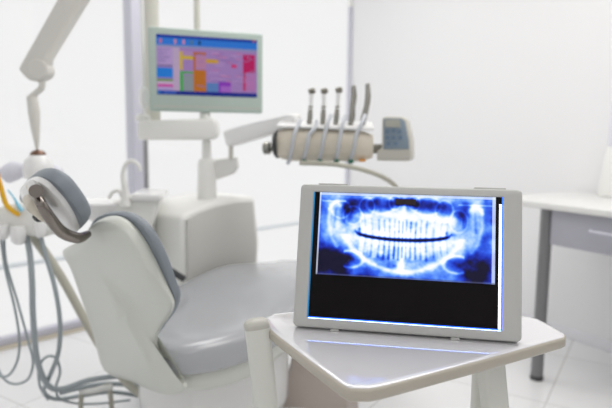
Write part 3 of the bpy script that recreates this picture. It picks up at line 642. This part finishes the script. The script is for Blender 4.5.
# x-ray picture
WX, HX = 340, 165
X, Yg = np.meshgrid((np.arange(WX) + .5) / WX, (np.arange(HX) + .5) / HX)
def fbm(sx, sy, oct=4, seed=0):
    rs = np.random.RandomState(seed); out = np.zeros((HX, WX)); amp = 1; tot = 0
    for o in range(oct):
        gx, gy = int(sx * 2 ** o) + 2, int(sy * 2 ** o) + 2; gr = rs.rand(gy + 1, gx + 1); px, py = X * (gx - 1), Yg * (gy - 1)
        ix, iy = px.astype(int), py.astype(int); fx, fy = px - ix, py - iy; fx = fx * fx * (3 - 2 * fx); fy = fy * fy * (3 - 2 * fy)
        out += amp * ((gr[iy, ix] * (1 - fx) + gr[iy, ix + 1] * fx) * (1 - fy) + (gr[iy + 1, ix] * (1 - fx) + gr[iy + 1, ix + 1] * fx) * fy); tot += amp; amp *= .55
    return out / tot
sg = lambda x: 1 / (1 + np.exp(-x)); G = lambda cx, cy, rx, ry, p=2: np.exp(-(np.abs((X - cx) / rx) ** p + np.abs((Yg - cy) / ry) ** p))
def line(P, wd, amp=1):
    d = np.full((HX, WX), 9.)
    for (ax, ay), (bx_, by) in zip(P, P[1:]):
        vx, vy = (bx_ - ax) * 2.06, by - ay; t = np.clip((((X - ax) * 2.06) * vx + (Yg - ay) * vy) / (vx * vx + vy * vy + 1e-9), 0, 1)
        d = np.minimum(d, np.hypot((X - ax) * 2.06 - vx * t, Yg - ay - vy * t))
    return amp * np.exp(-(d / wd) ** 2)
n1, n2, n3 = fbm(9, 5, 5, 1), fbm(26, 16, 3, 2), fbm(14, 6, 4, 3)
val = .36 + .75 * (n1 - .47) + .25 * (n2 - .5)
xc0 = .49
d_out = np.hypot((X - xc0) / .355, (Yg - .56 + .11 * ((X - xc0) / .335) ** 2) / .385)
bone = sg((1 - d_out) * 16); val = val * (1 - bone) + bone * (.88 + .5 * (n2 - .5) + .3 * (n1 - .5))
# mandible body is bluer inside, with a bright lower border
curve = .46 + .085 * np.sqrt(np.clip(1 - ((X - xc0) / .27) ** 2, 0, 1))        # bite line
low = sg((Yg - curve - .20) * 40) * bone * sg((1 - d_out - .12) * 22); val -= .30 * low * (.5 + n3) * (1 + .5 * (n3 - .5))
val += .25 * np.exp(-((d_out - .93) / .06) ** 2) * (Yg > .5)
# maxilla arch, bright
val += .22 * np.exp(-(np.abs(Yg - (.245 + .55 * (X - xc0) ** 2)) / .045) ** 2) * (np.abs(X - xc0) < .33)
# sinus and nasal cavities, bright walls
for cx, cy, rx, ry, a in ((.36, .13, .075, .10, -.28), (.62, .13, .075, .10, -.26), (.44, .1, .03, .08, -.25), (.55, .1, .03, .08, -.25), (.13, .2, .05, .10, -.05), (.28, .16, .04, .1, -.3), (.72, .18, .045, .11, -.32), (.80, .3, .045, .12, -.22), (.2, .27, .05, .1, -.22)):
    val += .62 * a * G(cx, cy, rx, ry, 3)
    val += .16 * np.exp(-((np.hypot((X - cx) / rx, (Yg - cy) / ry) - 1.1) / .13) ** 2)
val += .3 * G(.495, .12, .012, .1); val += .35 * G(.5, .04, .5, .035) + .2 * n2 * G(.5, .03, .5, .06)
# ramus and condyles on each side
for sgn, e in ((-1, .095), (1, .895)):
    val += line([(e, .15), (e + .005 * sgn, .35), (e - .02 * sgn, .55), (e - .07 * sgn, .66)], .085, .24)
    val += line([(e + .03 * sgn, .16), (e + .035 * sgn, .35), (e + .015 * sgn, .55), (e - .02 * sgn, .66)], .022, .2)
    val += line([(e - .03 * sgn, .16), (e - .01 * sgn, .11), (e + .02 * sgn, .14), (e + .035 * sgn, .2)], .022, .25)
    val -= line([(e - .005 * sgn, .2), (e + .0 * sgn, .42)], .02, .22)
    val -= .32 * G(e - .075 * sgn, .27, .035, .13, 2.5)
    val -= .40 * G(e - .0 * sgn, .86, .10, .17, 4) * (1 + .8 * (n3 - .5)); val += .3 * np.exp(-((np.hypot((X - e + .10 * sgn) / .075, (Yg - .80) / .10) - 1) / .16) ** 2) * (X * sgn < (e - .09 * sgn) * sgn + .03)
    val -= .28 * G(e - .10 * sgn, .80, .05, .05)
    val -= .18 * G(e + .055 * sgn, .85, .03, .12)
val -= .2 * G(.5, 1.03, .33, .05, 4)
val += .10 * np.sin(X * 60 + 8 * n1) * (n3 - .4)
# teeth
def teeth(sgn, length, seed):
    global val
    rs = np.random.RandomState(seed)
    half = np.cumsum([0, .020, .024, .028, .028, .030, .040, .040, .035]); xs = np.concatenate([xc0 - half[::-1], xc0 + half[1:]])
    for i, gx in enumerate(xs):
        mid = 1 - abs(gx - xc0) / .245; lean = (gx - xc0) * .25; cc = np.interp(gx, X[0], curve[0]); a = .05 + .24 * mid * rs.rand() + .12 * mid
        for t0, t1, wdt, am in ((.0, .4, .0055, -a * .7), (.35, 1.0, .011 + .003 * rs.rand(), -a)):
            val += line([(gx + lean * t * length, cc - sgn * (.02 + t * length * (.9 + .2 * rs.rand()))) for t in (t0, t1)], wdt, am)
    for i in range(len(xs) - 1):
        gx = (xs[i] + xs[i + 1]) / 2; lean = (gx - xc0) * .25; cc = np.interp(gx, X[0], curve[0]); wt = (xs[i + 1] - xs[i])
        P_ = [(gx + lean * t * length, cc - sgn * (.035 + t * length)) for t in (0, .35, .9)]
        val += line(P_, .4 * wt + .004, .08 + .1 * rs.rand()); val += line(P_[:2], .7 * wt, .13); val += line([(P_[0][0], P_[0][1]), P_[1]], .006, -.08 * rs.rand())
        if wt > .034: val += line([P_[1], P_[2]], .006, -.14)
teeth(1, .21, 5); teeth(-1, .20, 9)
cu = (np.abs(X - xc0) < .27)
val -= 1.15 * np.exp(-((Yg - curve) / (.012 + .016 * n2)) ** 2) * sg((.262 - np.abs(X - xc0)) * 90)
val -= .5 * G(.245, .44, .012, .035) + .5 * G(.735, .44, .010, .03)
val += .42 * G(.485, .86, .03, .08) + .25 * G(.49, .74, .012, .16)
val -= .6 * (G(.50, .09, .058, .045, 6))
val += line([(.02, .105), (.155, .105)], .007, .3) + line([(.80, .105), (.99, .105)], .007, .3)
for _ in range(2):
    pv = np.pad(val, 1, mode='edge'); val = (pv[1:-1, 1:-1] * 4 + pv[:-2, 1:-1] * 2 + pv[2:, 1:-1] * 2 + pv[1:-1, :-2] * 2 + pv[1:-1, 2:] * 2 + pv[:-2, :-2] + pv[:-2, 2:] + pv[2:, :-2] + pv[2:, 2:]) / 16
img = np.zeros((HX, WX, 3)); val = np.clip(val, 0, 1)
kp = [0, .10, .25, .42, .58, .75, .9, 1.0]
cols = np.array([(8, 6, 40), (10, 14, 95), (20, 50, 190), (48, 100, 240), (110, 165, 255), (190, 222, 255), (240, 248, 255), (255, 255, 255)]) / 255
for c in range(3): img[..., c] = np.interp(val, kp, cols[:, c])
img[(Yg > .055) & (Yg < .115) & (np.abs(X - .5) < .058)] = np.array((40, 28, 30)) / 255
for msk in (X < .010, X > .982, (Yg < .03)): img[msk] = img[msk] * .25 + .75 * np.array((.93, .96, 1.))
img[(Yg > .982)] = img[(Yg > .982)] * .5 + np.array((.4, .42, .5)) * .5
picture('xray_film', xc, -tn, img, M['screen'], scr)

# black rubber caster seen under the trolley
p = pt(281, 405, 1.95); p.z = 0; rc_ = thing('floor_pedal', 'small black round foot switch on the floor just right of the trolley leg', 'foot switch', V((p.x, p.y, 0)))
obj('switch_body', lathe(V((p.x, p.y, .001)), Z, [(0, .035), (.02, .035), (.04, .02), (.06, .015), (.065, .01)], 24), M['dark'], rc_)
obj('switch_cap', lathe(V((p.x, p.y, .06)), Z, [(0, .014), (.015, .03), (.03, .03), (.035, .02)], 20), M['dark'], rc_)
